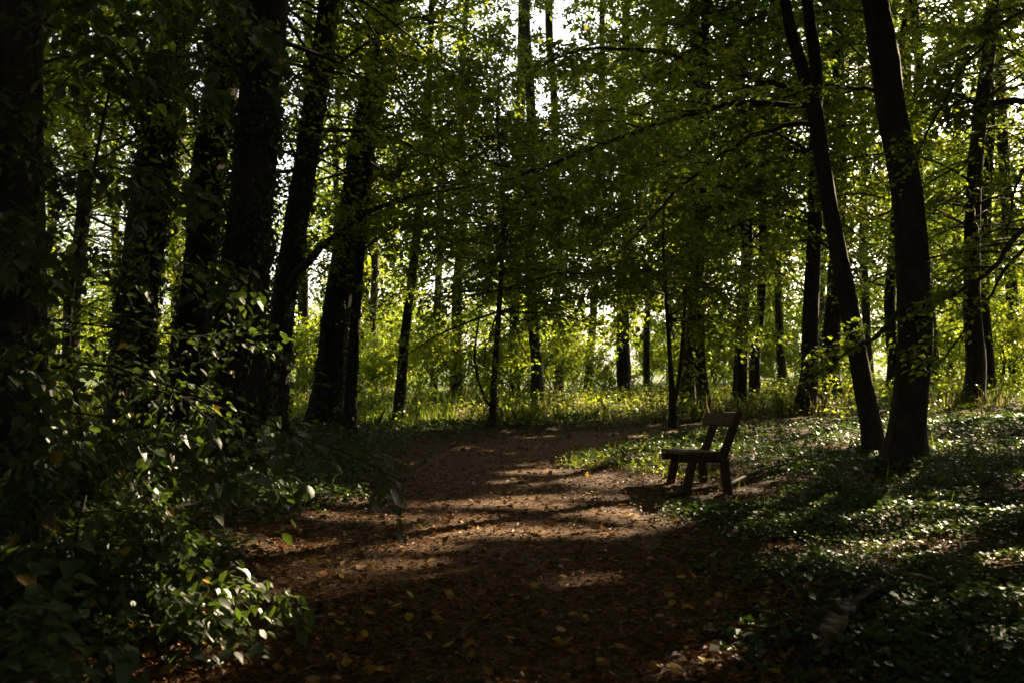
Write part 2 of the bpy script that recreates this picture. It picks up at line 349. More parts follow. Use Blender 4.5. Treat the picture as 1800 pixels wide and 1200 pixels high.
def clumps(lv, c, rad, nclump, per, leafL, flat=.55, tilt=.6, low=None):
    """blobs of leaves filling an upper crown"""
    u = unit(rng.normal(0, 1, (nclump, 3))) * (rng.random((nclump, 1)) ** .45); cc = c + u * rad
    cr = rng.uniform(.5, 1.0, nclump) * (min(rad) * .34 if min(rad) > 1 else .25)
    P = cc[:, None] + rng.normal(0, .5, (nclump, per, 3)) * cr[:, None, None] * np.array([1, 1, flat]); n = nclump * per
    D = rng.normal(0, 1, (n, 3)); D[:, 2] -= .3; Nn = np.array([0, 0, 1.]) + rng.normal(0, tilt, (n, 3))
    T = np.clip(rng.normal(.45, .2, n) + np.repeat(rng.normal(0, .12, nclump), per), 0, .93)
    lv.add(P.reshape(-1, 3), D, Nn, leafL * rng.uniform(.7, 1.25, n), T)
def trunk_line(spec, d, top):
    """spec: (px, py, width px) from the base up; extended to height top"""
    pts = []; rad = []
    for k, (px, py, w) in enumerate(spec):
        q = W(px, py, d)
        if k == 0: q[2] = hgt(q[0], q[1]) - .12
        pts.append(q); rad.append(w / F * d * .5 * (1 if d < 24 else .85))
    pts = np.array(pts); rad = np.array(rad)
    if top > pts[-1, 2] + .5:
        dr = pts[-1] - pts[-2]; dr = dr / dr[2]; dr[:2] *= .6; n = 3; h = (top - pts[-1, 2]) / n
        for j in range(n):
            q = pts[-1] + dr * h + np.r_[rng.normal(0, .06 * h, 2), 0]; pts = np.vstack([pts, q]); rad = np.r_[rad, max(rad[-1] * .72, .015)]
    L = np.linalg.norm(np.diff(pts, axis=0), axis=1).sum(); n = int(max(14, L / (.16 if d < 20 else .35)))
    s = catmull(np.c_[pts, rad], n); a = np.linspace(0, 1, n); amp = min(.02 + rad[0] * .12, .05) * (1 if d < 24 else 3)
    s[:, 0] += (vnoise(a * L * .5, d * 3.7) - .5) * amp * 2 * np.clip(a * L, 0, 1); s[:, 1] += (vnoise(a * L * .5, d * 9.1, 1) - .5) * amp * 2 * np.clip(a * L, 0, 1)
    return s[:, :3], np.maximum(s[:, 3], .006)
def at_height(pts, z): k = np.argmin(abs(pts[:, 2] - z)); return pts[k], k

NLEAF = [0]
def tree(name, label, d, spec, top=16, mat=None, low=None, upper=True, ivy=0, limbs=(), group=None, sides=None, flare=.7, forks=(), cat='tree', upper_scale=1.0, tint=0):
    mat = mat or M_BARK
    if upper: top = max(top, EYE + (HZ + 60) / F * d + 3)
    pts, rad = trunk_line(spec, d, top); base = pts[0] + np.array([0, 0, .12])
    t = thing(name, base, label, cat, group)
    sides = sides or (28 if rad[0] / d * F > 25 else 14)
    mb = MB(); mb.tube(pts, rad, sides, rough=.16, flare=flare * (1 if d < 22 else .5), seed=d * 1.7 % 9); obj('trunk', mb.mesh('trunk', mat, base), t)
    for fk in forks:
        fp, fr = np.array([W(a, b, d + (c[1] if isinstance(c, tuple) else 0)) for a, b, c in fk]), [(c[0] if isinstance(c, tuple) else c) / F * d * .5 for a, b, c in fk]
        s = catmull(np.c_[fp, fr], 26); m2 = MB(); m2.tube(s[:, :3], s[:, 3], 10, rough=.12, seed=3); obj('fork', m2.mesh('fork', mat, base), t)
    lv = Leaves(); br = MB(); detail = d < 19
    if low:
        z0, z1, nb, l0, l1, ntw, nlf = low[:7]; azc = low[7] if len(low) > 7 else None; leafL = .065 + .0028 * d
        nb = int(nb * (1.2 if d < 36 else 1.0)); nlf = int(nlf * .73)
        if upper and d > 24: z1 = max(z1, EYE + HZ / F * d + 1)
        nc = int(nb * 1.5); cl = rng.uniform(z0 + .3, z1, nc); ca = rng.uniform(0, 6.28, nc); cr = rng.uniform(.25, 1, nc) ** .6 * l1 * .95
        for zc, a_, r_ in zip(cl, ca, cr):
            p0, k = at_height(pts, zc); clumps(lv, p0 + np.array([math.cos(a_) * r_, math.sin(a_) * r_, rng.normal(0, .3)]), np.array([.55, .55, .35]) * rng.uniform(.6, 1.3), 3, 16, leafL, .6, .8)
        for b in range(nb):
            z = z0 + (z1 - z0) * ((b + rng.random()) / nb); p0, k = at_height(pts, z)
            az = rng.uniform(0, 2 * math.pi) if azc is None else R(azc[0]) + R(azc[1]) * rng.uniform(-1, 1)
            L = rng.uniform(l0, l1); bp = branch_pts(p0, az, L, R(rng.uniform(-25, 42)), rng.uniform(.1, .5))
            r0 = min(rad[k] * .5, .012 + L * .009); br.tube(bp, np.linspace(r0, .004, len(bp)), 5 if detail else 4)
            fan(lv, bp, L, ntw, nlf, leafL, twigs=br if detail else None)
    if upper:
        c, k = at_height(pts, top - 2.5); c = c + np.array([0, 0, 1.0]); zlow = EYE + (HZ + 60) / F * d
        rz = max(2.5, (top + 3 - zlow) * .55); c[2] = max(zlow + rz * (1.0 if d < 24 else .85) + (.5 if d < 24 else 0), 8)
        clumps(lv, c, np.array([4.2, 4.2, rz]) * upper_scale, 100, 70, .32 if d < 24 else .26)
        for b in range(9):
            p0, k = at_height(pts, rng.uniform(zlow + .5, top)); bp = branch_pts(p0, rng.uniform(0, 6.28), rng.uniform(2.5, 4.5), R(rng.uniform(15, 50)), .1); br.tube(bp, np.linspace(rad[k] * .5, .01, len(bp)), 5)
    for lb in limbs:
        q = [W(a, b, dd) for a, b, dd in lb['p']]; w = lb['w']; s = catmull(q, 22); L = np.linalg.norm(np.diff(s, axis=0), axis=1).sum()
        s[1:, 2] += (vnoise(np.arange(21) * .6, d + L) - .5) * .10; s[1:, 0] += (vnoise(np.arange(21) * .6, d + L, 1) - .5) * .06
        m2 = MB(); r = np.linspace(w[0], w[1], 22) / F * d * .5; m2.tube(s, r, 8, rough=.1, seed=L)
        sub = lb.get('sub', 0)
        for j in range(sub):
            a = int(22 * (.2 + .75 * (j + .5) / sub)); ln = rng.uniform(.18, .34) * L * (1.15 - a / 24); tg = s[a] - s[a - 1]
            bp = branch_pts(s[a], math.atan2(tg[0], tg[1]) + rng.choice([-1, 1]) * rng.uniform(.4, .9), ln, R(rng.uniform(-12, 14)), .2)
            m2.tube(bp, np.linspace(r[a] * .55, .004, len(bp)), 5)
            if lb.get('lf', 1): fan(lv, bp, ln, max(6, int(ln * 9)), 12, .075 + .0016 * d, twigs=m2 if detail else None)
        obj('limb', m2.mesh('limb', M_TWIG, base), t)
        if lb.get('lf', 1): fan(lv, s, L * .55, int(L * lb.get('dens', 9)), 14, .075 + .0016 * d, t0=lb.get('t0', .2), twl=.4, twigs=br if detail else None)
    if br.n: obj('branches', br.mesh('branches', M_TWIG, base), t, kind='stuff')
    if lv.count():
        P, D, _, L, _ = lv.cat(); lv.select(open_to_sun(P + unit(D) * L[:, None] * .5))
        P = lv.cat()[0]; lv.select(~((P[:, 1] < 3.5) & (P[:, 2] < 4.0)))
        NLEAF[0] += lv.count(); obj('crown', lv.mesh('crown', M_LEAF, base), t, kind='stuff')
    if ivy:
        k = int(ivy); zt = min(8., EYE + HZ / F * d + .5); a = rng.random(k) * (len(pts) * zt / (pts[-1, 2] + .1)); i = np.minimum(a.astype(int), len(pts) - 2)
        th = rng.random(k) * 6.283; nrm = np.c_[np.cos(th), np.sin(th), np.zeros(k)]
        dens = vnoise(th * 1.2 + d, a * .35, 2); kk = dens > .32
        P = pts[i] + nrm * (rad[i] * (1.02 + .35 * rng.random(k) ** 2))[:, None]; P[:, 2] += rng.normal(0, .08, k)
        D = np.c_[rng.normal(0, .5, (k, 2)), -np.ones(k)] + nrm * .25; iv = Leaves(); iv.add(P[kk], D[kk], (nrm + rng.normal(0, .4, (k, 3)))[kk], rng.uniform(.06, .12, k)[kk], np.clip(rng.normal(.35, .2, k), 0, 1)[kk])
        obj('ivy', iv.mesh('ivy', M_IVY, base, width=.8), t, kind='stuff')
    return t

LOWC = (2.6, 9.5, 46, 1.6, 3.8, 20, 15)
# --- the dark ivy-clad trees on the left
tree('linden_tree', 'tree with ridged bark cut off by the left edge of the picture', 8.0, [(18, 985, 118), (28, 700, 104), (22, 400, 100), (25, 0, 96)], 15, ivy=500, upper_scale=1.0)
tree('linden_tree', 'ivy covered trunk second from the left, just left of a leaning twin', 20.5, [(228, 772, 84), (240, 560, 70), (268, 330, 66), (305, 0, 58)], 18, ivy=5000, low=(5.5, 11, 22, 2, 4, 20, 15))
tree('linden_tree', 'leaning ivy trunk tucked behind the left side of the thickest trunk', 21.5, [(325, 765, 66), (342, 560, 60), (370, 300, 56), (414, 0, 50)], 18, ivy=4500, low=(6, 11, 20, 2, 4, 20, 15))
tree('linden_tree', 'thickest ivy clad trunk of the left hand group of trees', 15.5, [(424, 818, 100), (424, 620, 84), (436, 380, 79), (468, 0, 68)], 18, ivy=6500, low=(5.5, 9, 14, 2, 3.6, 22, 15))
tree('linden_tree', 'dark trunk right of the thickest one with a limb rising to the right', 19.5, [(474, 778, 50), (490, 640, 43), (520, 380, 40), (580, 0, 36)], 17, ivy=2500, low=(5, 10, 20, 1.8, 3.8, 20, 15),
     limbs=[dict(p=[(500, 505, 19.5), (555, 445, 19), (620, 392, 18.6), (700, 352, 18.4), (790, 325, 18)], w=(17, 4), sub=5)])
tree('linden_tree', 'broad dark trunk leaning right at the left edge of the path', 23.0, [(566, 757, 64), (582, 640, 52), (615, 420, 48), (648, 200, 45), (684, 0, 40)], 18, ivy=2500, low=(7.5, 12, 16, 2.2, 4.5, 22, 16))
tree('slender_tree', 'slim ivy trunk standing against the broad leaning trunk by the path', 21.6, [(613, 766, 22), (622, 600, 18), (640, 350, 14)], 9, ivy=900, low=(3.5, 9, 22, 1.2, 2.6, 16, 14), upper=False)
# --- centre
tree('slender_tree', 'slim tree leaning slightly right in the grass left of the path bend', 25.0, [(698, 748, 25), (712, 600, 20), (737, 400, 17), (750, 280, 15), (762, 0, 12)], 12, low=(4.6, 11, 40, 1.6, 3.4, 20, 15), upper=False)
tree('hornbeam_tree', 'dim straight trunk in shade behind the grass, left of centre', 36.0, [(806, 712, 26), (806, 520, 22), (810, 300, 20)], 17, low=(4.0, 14, 60, 2, 4.5, 22, 16))
tree('sapling', 'thin sapling with a curved side stem at the far end of the path', 22.4, [(863, 761, 14), (868, 690, 11), (877, 560, 9), (884, 420, 7)], 8.5, mat=M_SMOOTH, low=(2.6, 8, 60, 1.2, 3.2, 22, 15), upper=False, flare=.2,
     forks=[[(866, 718, 6), (850, 695, 5), (838, 655, 5), (834, 620, 4), (842, 560, 3)]])
tree('hornbeam_tree', 'short visible dark trunk behind the grass at the middle of the picture', 33.0, [(938, 722, 26), (938, 600, 22), (936, 240, 20), (928, 0, 16)], 17, low=(3.0, 9, 52, 2, 4.2, 22, 16), upper=False)
tree('hornbeam_tree', 'thick shaded trunk rising behind the sunlit tall grass', 37.0, [(1095, 712, 30), (1096, 560, 27), (1100, 300, 24)], 18, low=(3.6, 14, 60, 2, 4.8, 22, 16))
tree('hornbeam_tree', 'narrow trunk with a bright right edge behind the sunlit grass', 44.0, [(1138, 702, 16), (1140, 560, 14), (1146, 300, 12)], 15, low=(4.2, 13, 40, 2, 4, 20, 15))
tree('sapling', 'small forked sapling at the path bend behind the bench', 23.3, [(1183, 757, 16), (1183, 715, 14), (1179, 650, 8), (1172, 520, 6)], 7.5, mat=M_SMOOTH, low=(2.4, 7.4, 50, 1.2, 3.2, 22, 15), upper=False, flare=.1,
     forks=[[(1184, 712, 9), (1193, 670, 8), (1199, 610, 7), (1206, 500, 5)]])
tree('hornbeam_tree', 'pale dim trunk directly behind the bench backrest, left of its darker twin', 29.5, [(1212, 738, 30), (1214, 600, 27), (1222, 330, 23), (1212, 0, 18)], 17, mat=M_SMOOTH, low=(4.0, 12, 46, 2, 4.2, 22, 15))
tree('hornbeam_tree', 'dark trunk rising straight up behind the bench backrest', 27.0, [(1236, 742, 26), (1234, 560, 22), (1236, 300, 20), (1242, 0, 16)], 16, low=(3.4, 11, 46, 1.8, 4.0, 22, 15))
tree('hornbeam_tree', 'left one of two trunks standing close together right of the bench', 29.0, [(1302, 734, 30), (1304, 560, 24), (1312, 280, 22), (1296, 0, 16)], 16, low=(4.5, 12, 44, 1.8, 4.2, 22, 15))
tree('hornbeam_tree', 'right one of two trunks standing close together right of the bench', 31.0, [(1322, 728, 24), (1328, 600, 20), (1336, 470, 20), (1342, 300, 17)], 16, low=(5, 12, 40, 1.8, 4.2, 22, 15))
# --- right
tree('oak_tree', 'straight thick trunk lit from behind between bench and leaning tree', 26.7, [(1418, 742, 40), (1420, 600, 34), (1428, 430, 30), (1436, 200, 27)], 17, low=(4.6, 11, 44, 1.8, 4.2, 22, 15))
tree('oak_tree', 'dark trunk partly hidden behind the slim leaning tree', 31.5, [(1462, 730, 40), (1464, 560, 34), (1472, 300, 30), (1470, 0, 24)], 18, low=(5, 13, 44, 2, 4.4, 22, 15))
tree('hornbeam_tree', 'slim dark leaning tree that forks near the top of the picture', 15.6, [(1540, 815, 38), (1512, 660, 33), (1482, 500, 31), (1452, 330, 28), (1432, 190, 29), (1408, 100, 23), (1382, 0, 20)], 14, mat=M_SMOOTH, flare=.35,
     forks=[[(1432, 200, 26), (1434, 120, (24, .1)), (1422, 30, (22, .2)), (1412, -60, (20, .3)), (1405, -240, (14, .4))]],
     limbs=[dict(p=[(1426, 190, 15.6), (1372, 152, 15.4), (1290, 125, 15.2), (1180, 98, 15), (1060, 82, 14.8), (960, 112, 14.6)], w=(12, 3), sub=9, dens=11),
            dict(p=[(1420, 185, 15.6), (1310, 180, 16), (1200, 205, 16.4), (1080, 248, 16.8), (950, 295, 17), (820, 330, 17.2), (690, 352, 17.4)], w=(11, 3), sub=11, dens=11),
            dict(p=[(1434, 210, 15.6), (1330, 235, 15.8), (1255, 285, 16), (1180, 345, 16.2), (1110, 420, 16.4)], w=(9, 3), sub=8, dens=10)])
tree('beech_tree', 'large smooth trunk with ivy at its foot on the right', 13.4, [(1588, 850, 66), (1602, 720, 55), (1605, 550, 54), (1594, 350, 50), (1566, 150, 47), (1538, 0, 44)], 17, mat=M_SMOOTH, flare=.75,
     limbs=[dict(p=[(1602, 520, 13.4), (1545, 590, 13), (1500, 615, 12.8), (1430, 657, 12.6)], w=(9, 3), sub=4, dens=3),
            dict(p=[(1566, 165, 13.4), (1480, 152, 13.8), (1380, 168, 14.2)], w=(9, 3), sub=2, dens=3, t0=.5)])
tree('hornbeam_tree', 'shaded trunk half hidden behind the large smooth right hand trunk', 33.0, [(1564, 724, 28), (1568, 560, 24), (1580, 300, 20)], 15, low=(4, 12, 44, 2, 4.4, 22, 15))
tree('oak_tree', 'dark trunk near the right edge with a paler trunk close behind', 27.5, [(1712, 738, 42), (1714, 600, 34), (1720, 350, 30), (1742, 0, 26)], 17, low=(4, 11, 46, 2, 4.2, 22, 15))
tree('oak_tree', 'paler trunk behind the dark one near the right edge', 32.0, [(1734, 724, 28), (1734, 560, 24), (1738, 300, 20)], 16, low=(4, 12, 40, 2, 4.2, 20, 15))
tree('hornbeam_tree', 'tree beyond the right edge whose branches reach into the picture', 11.2, [(1945, 890, 62), (1950, 500, 54), (1945, 100, 48)], 15, mat=M_SMOOTH,
     limbs=[dict(p=[(1946, 170, 11.2), (1800, 178, 11.2), (1730, 182, 11.4), (1680, 172, 11.6), (1650, 160, 11.8)], w=(14, 4), sub=6, dens=7),
            dict(p=[(1948, 300, 11.2), (1800, 405, 11.2), (1730, 485, 11.2), (1640, 533, 11.2)], w=(13, 4), sub=7, dens=4),
            dict(p=[(1946, 220, 11.2), (1830, 260, 11.2), (1785, 330, 11.2), (1772, 420, 11.2)], w=(7, 3), sub=3, dens=4),
            dict(p=[(1946, -60, 11.2), (1780, 30, 11.2), (1690, 130, 11.2), (1600, 290, 11.2)], w=(9, 3), sub=5, dens=5),
            dict(p=[(1948, 330, 11.2), (1800, 440, 11.2), (1710, 560, 11.2), (1650, 640, 11.2)], w=(8, 2), sub=5, dens=4)])
for nm, lb, d, sp, lo in [
    ('hornbeam_tree', 'thin far trunk seen against white sky, left of the top centre', 40, [(905, 705, 20), (912, 300, 18), (918, 0, 17)], (5, 8.5, 20, 1.5, 3, 18, 14)),
    ('hornbeam_tree', 'thin far trunk seen against white sky just right of top centre', 42, [(985, 702, 20), (975, 300, 17), (968, 0, 16)], (5, 8, 18, 1.5, 3, 18, 14)),
    ('hornbeam_tree', 'far slim trunk crossing the leaves above the pale trunk, upper right', 38, [(1645, 708, 22), (1618, 300, 20), (1612, 0, 18)], (4.5, 14, 46, 2, 4.4, 22, 15)),
    ('hornbeam_tree', 'far trunk in dim leaves close to the right edge of the picture', 36, [(1790, 712, 26), (1770, 300, 22), (1740, 0, 18)], (3, 13, 50, 2, 4.4, 22, 15)),
    ('hornbeam_tree', 'far trunk glimpsed between the left hand ivy trunks and the broad leaning one', 38, [(528, 712, 24), (535, 400, 20), (548, 0, 16)], (5, 13, 36, 2, 4, 20, 15)),
    ('hornbeam_tree', 'far trunk hidden in dark leaves at the far left', 30, [(130, 728, 34), (140, 400, 30), (150, 0, 26)], (2.5, 11, 60, 2, 4.4, 22, 15)),
    ('hornbeam_tree', 'far trunk low in the shade left of the thickest ivy trunk', 33, [(300, 720, 28), (310, 400, 24), (330, 0, 20)], (4, 13, 46, 2, 4.4, 22, 15)),
    ('hornbeam_tree', 'far thin trunk in green shade between sapling and dim straight trunk', 43, [(760, 700, 16), (770, 400, 14), (772, 200, 12)], (5, 11, 30, 2, 4, 20, 15)),
    ('hornbeam_tree', 'far thin trunk in the leaves above the forked sapling', 41, [(1030, 704, 16), (1050, 400, 14), (1062, 0, 12)], (3.5, 9, 34, 2, 4, 20, 15)),
    ('hornbeam_tree', 'far tree with dense low leaves behind the two close trunks', 44, [(1375, 702, 18), (1368, 400, 16), (1360, 0, 14)], (5.5, 13, 44, 2, 4.6, 22, 15)),
    ('hornbeam_tree', 'far tree with dense leaves behind the large smooth right hand trunk', 46, [(1530, 700, 18), (1520, 400, 16), (1510, 0, 14)], (4.5, 14, 50, 2, 4.6, 22, 15)),
    ('hornbeam_tree', 'far tree with dense leaves between large trunk and right edge', 45, [(1672, 700, 20), (1680, 400, 17), (1688, 0, 14)], (3.5, 14, 50, 2, 4.6, 22, 15)),
    ('hornbeam_tree', 'far tree with dense leaves filling the right edge', 42, [(1840, 704, 20), (1842, 400, 17), (1838, 0, 14)], (2.5, 13, 50, 2, 4.6, 22, 15)),
    ('hornbeam_tree', 'far tree with dense leaves behind the leaves left of centre', 47, [(660, 698, 18), (655, 400, 16), (650, 0, 14)], (5, 11, 40, 2, 4.6, 22, 15)),
    ('hornbeam_tree', 'far tree with dense low leaves behind the pale dim trunk', 48, [(1180, 698, 18), (1170, 400, 16), (1160, 0, 14)], (3.5, 12, 46, 2, 4.6, 22, 15)),
    ('hornbeam_tree', 'far tree closing the gap left of the right edge trunks', 50, [(1752, 696, 16), (1756, 400, 14), (1760, 0, 12)], (3, 15, 44, 2.2, 5, 20, 15)),
    ('hornbeam_tree', 'far tree closing the gap right of the large smooth trunk', 51, [(1610, 695, 16), (1600, 400, 14), (1595, 0, 12)], (3, 15, 44, 2.2, 5, 20, 15)),
    ('hornbeam_tree', 'far tree closing the gap left of the slim leaning tree', 52, [(1440, 694, 16), (1446, 400, 14), (1450, 0, 12)], (3.5, 15, 44, 2.2, 5, 20, 15)),
    ('hornbeam_tree', 'far tree closing the gap between the first two left trunks', 40, [(95, 706, 20), (90, 400, 17), (80, 0, 14)], (2.5, 13, 48, 2.2, 4.8, 20, 15)),
    ('hornbeam_tree', 'far tree closing the gap left of the leaning ivy trunk', 43, [(205, 702, 18), (200, 400, 16), (196, 0, 14)], (2.5, 13, 48, 2.2, 4.8, 20, 15)),
    ('hornbeam_tree', 'far tree closing the gap above the slim trunk in the grass', 45, [(590, 700, 16), (592, 400, 14), (596, 0, 12)], (6, 13, 30, 2.2, 4.8, 20, 15))]:
    tree(nm, lb, d, sp, 17, low=lo, upper='white sky' not in lb)
print('leaves on trees', NLEAF[0])

# trees added beyond the picture's edges and behind the viewer to close and shade the wood
def outer_variant(k):
    pts = np.array([[0, 0, -.15], [.1, .05, 4], [.0, .2, 9], [.15, .1, 17]]); s = catmull(np.c_[pts, [.34, .27, .22, .06]], 40)
    mb = MB(); mb.tube(s[:, :3], s[:, 3], 14, rough=.15, flare=.6, seed=k)
    for b in range(16):
        p0 = s[rng.integers(14, 38), :3]; bp = branch_pts(p0, rng.uniform(0, 6.28), rng.uniform(2, 4), R(rng.uniform(5, 40)), .15); mb.tube(bp, np.linspace(.07, .01, 7), 5)
    lv = Leaves(); clumps(lv, np.array([0, 0, 11.]), np.array([4.6, 4.6, 7.0]), 110, 75, .33); clumps(lv, np.array([0, 0, 4.6]), np.array([3.8, 3.8, 3.0]), 50, 60, .24)
    return mb, lv
def high_variant(k):
    mb, _ = outer_variant(k); lv = Leaves(); clumps(lv, np.array([0, 0, 12.]), np.array([5.8, 5.8, 5.6]), 130, 75, .36); return mb, lv
protos = []
for k in range(3):
    mb, lv = outer_variant(k); protos.append((mb.mesh('trunk', M_BARK), lv.mesh('crown', M_LEAF), lv))
mb, lv = high_variant(7); protos.append((mb.mesh('trunk', M_BARK), lv.mesh('crown', M_LEAF), lv))
def outer(x, y, k, label, group, carve):
    z = hgt(x, y); a = rng.uniform(0, 6.28); t = thing('tall_tree', (x, y, z), label, 'tree', group)
    if carve:
        tm, cm, lv = protos[k]; P, D, Nn, L, T = lv.cat(); kp = open_to_sun(P + np.array([x, y, z]) + unit(D) * L[:, None] * .5); l2 = Leaves(); l2.add(P[kp], D[kp], Nn[kp], L[kp], T[kp])
        obj('trunk', tm, t); obj('crown', l2.mesh('crown', M_LEAF), t)
    else:
        t.rotation_euler = (0, 0, a); obj('trunk', protos[k][0], t); obj('crown', protos[k][1], t)
k = 0
for x, y in [(-6, -4), (1.5, -6), (7, -3), (-12, 2), (-3, -12), (5, -13), (13, -9), (-13, -9), (-19, -3), (20, -2), (-9, 5.5), (-15, 10), (-22, 8), (-20, 18), (-26, 26), (-19, 30), (-28, 38), (-4.8, 0.6), (4.4, -1.6)]:
    outer(x + rng.normal(0, .5), y + rng.normal(0, .5), 3 if math.hypot(x, y) < 7.5 else k % 3, 'tall leafy shade tree added behind or left of the viewer', 'shade trees added behind and left of the viewer', False); k += 1
for x, y in [(6.3, 4.6), (8.8, 10.2), (13.2, 7), (13.5, 14.5), (19.5, 12), (17.8, 20.2), (25, 19), (23, 27), (30, 27), (27, 34), (34, 36), (19, 4.5)]:  # added on the sun side; crowns carved to let chosen sun patches through
    outer(x + rng.normal(0, .3), y + rng.normal(0, .3), 3 if math.hypot(x, y) < 14 else k % 3, 'tall leafy shade tree added just beyond the right edge', 'shade trees added beyond the right edge', True); k += 1

for x, y in [(-5.9, 8.0), (-9, 14.5), (-12, 21), (-11.5, -4), (0, -18), (-8, -17), (9, -18), (-24, 0), (-18, -14), (26, 2), (-15, 26)]:  # more added trees, closing sky holes overhead and at the sides
    outer(x, y, 3, 'tall leafy shade tree added behind or left of the viewer', 'shade trees added behind and left of the viewer', False)
for x, y in [(4.9, 5.4), (10.5, 12.2), (15.5, 11), (16.2, 17.2), (20.8, 16.3), (20.5, 23.6), (26.5, 30.2), (29, 22.5), (22, 8), (32, 31.5), (24, 23.5), (18.5, 26.5), (23.5, 33.5), (29.5, 38.5), (35, 28)]:
    outer(x, y, 3, 'tall leafy shade tree added just beyond the right edge', 'shade trees added beyond the right edge', True)

for x, y, w in [(-9, 62, 'left of the gap of white sky'), (10, 60, 'behind the trunks at the bench'), (17, 66, 'behind the two close trunks'), (25, 62, 'behind the slim leaning tree'), (-20, 64, 'behind the broad leaning trunk'), (33, 70, 'behind the right edge trunks')]:
    outer(x, y, k % 3, 'tall leafy tree in the far clearing, ' + w, 'tall trees in the far clearing', False); k += 1

# ------------------------------------------------------------------ bushes and far wood
def bush_proto(r, h, n, L, stems=5):
    lv = Leaves(); clumps(lv, np.array([0, 0, h * .55]), np.array([r, r, h * .5]), n, 45, L, .7, .7)
    P = lv.cat()[0]; lv.select(P[:, 2] > .03)
    mb = MB()
    for b in range(stems):
        mb.tube(branch_pts(np.array([rng.normal(0, .1), rng.normal(0, .1), -.05]), rng.uniform(0, 6.28), h * .9, R(rng.uniform(55, 80)), .1), np.linspace(.03, .008, 7), 5)
    return mb.mesh('stems', M_TWIG), lv.mesh('foliage', M_LEAF)
BP = [bush_proto(1.5, 2.4, 60, .13), bush_proto(1.8, 3.2, 70, .14), bush_proto(1.2, 1.6, 44, .12)]
FP = [bush_proto(3.2, 4.6, 110, .22), bush_proto(3.8, 6.5, 130, .24)]
def bush(x, y, pr, s, label, group):
    t = thing('bush', (x, y, hgt(x, y)), label, 'bush', group); t.rotation_euler = (0, 0, rng.uniform(0, 6.28)); t.scale = (s, s, s * rng.uniform(.85, 1.15))
    obj('stems', pr[0], t); obj('foliage', pr[1], t)
UB = [(610, 40, 'behind the foot of the broad leaning trunk'), (668, 36, 'between the broad leaning trunk and the slim grass trunk'), (735, 39, 'just right of the slim trunk in the grass'), (780, 34, 'at the left of the dim straight trunk'),
      (860, 38, 'behind the thin sapling with the curved stem'), (905, 35.5, 'left of the short dark middle trunk'), (985, 38, 'right of the short dark middle trunk'), (1010, 44, 'deep behind the middle of the tall grass'),
      (1060, 41, 'left of the thick trunk behind the sunlit grass'), (1150, 46, 'behind the narrow trunk with the bright edge'), (560, 36, 'left of the broad leaning trunk'), (1500, 42, 'behind the foot of the slim leaning tree'),
      (1690, 42, 'left of the dark trunk near the right edge'), (1770, 33, 'right of the dark trunk near the right edge'), (1640, 45, 'just right of the large smooth trunk, far back'), (1800, 40, 'cut by the right edge of the picture'),
      (1262, 47, 'glowing between the bench trunks'), (1290, 51, 'glowing left of the two close trunks'), (1352, 50, 'glowing right of the two close trunks'), (1395, 47, 'glowing left of the straight thick trunk'), (1330, 55, 'far back between the two close trunks'),
      (1235, 53, 'far back behind the bench backrest'), (655, 50, 'far back in the light right of the broad trunk'), (590, 52, 'far back in the light left of the broad trunk'), (700, 54, 'far back in the light behind the slim grass trunk'),
      (470, 34, 'right of the thickest ivy trunk'), (380, 32, 'left of the thickest ivy trunk'), (250, 30, 'behind the second ivy trunk from the left'), (60, 26, 'in deep shade at the far left edge')]
for px, d, where in UB:
    bush((px - 900) / F * d, d, BP[rng.integers(3)], rng.uniform(.8, 1.25), 'leafy bush ' + where, 'undergrowth bushes behind the trunks')
for x in np.arange(-44, 62, 5.2):
    y = rng.uniform(54, 78); bush(x + rng.normal(0, 1.5), y, FP[rng.integers(2)], rng.uniform(.75, 1.2), 'sunlit yellow green bush in the clearing beyond the trees', 'sunlit bushes in the clearing')
for x, y in [(-8.5, 4), (-9, -1), (-6, -6), (0, -9), (6, -8), (10, -3), (11, 3), (-13, 7), (-16, 14), (-12.5, 12), (-20, 24), (-3, -8), (14, -6), (16, 0), (19, 7), (-15, -4), (-12, -11), (4, -15), (-5, -15), (13, -13), (24, 4), (-22, 14), (-24, 30), (24, 11), (30, 14), (33, 22), (31, 4)]:  # bushes added out of view to screen off low sky light
    bush(x, y, FP[rng.integers(2)], rng.uniform(.7, .95), 'dense screening bush added beside or behind the viewer', 'screening bushes added around the viewer')
lv = Leaves()
for a in np.arange(-70, 95, 6.0):
    clumps(lv, np.array([a + rng.normal(0, 2), rng.uniform(100, 118), 4.0]), np.array([5.5, 4, rng.uniform(4.5, 8)]), 40, 40, .5)
P = lv.cat()[0]; lv.select(P[:, 2] > 0); obj('distant_wood', lv.mesh('distant_wood', M_LEAF), label='distant green wood edge beyond the clearing', category=None, kind='stuff') if False else tag(obj('distant_wood', lv.mesh('distant_wood', M_LEAF)), 'distant green wood edge beyond the clearing', 'wood', kind='stuff')

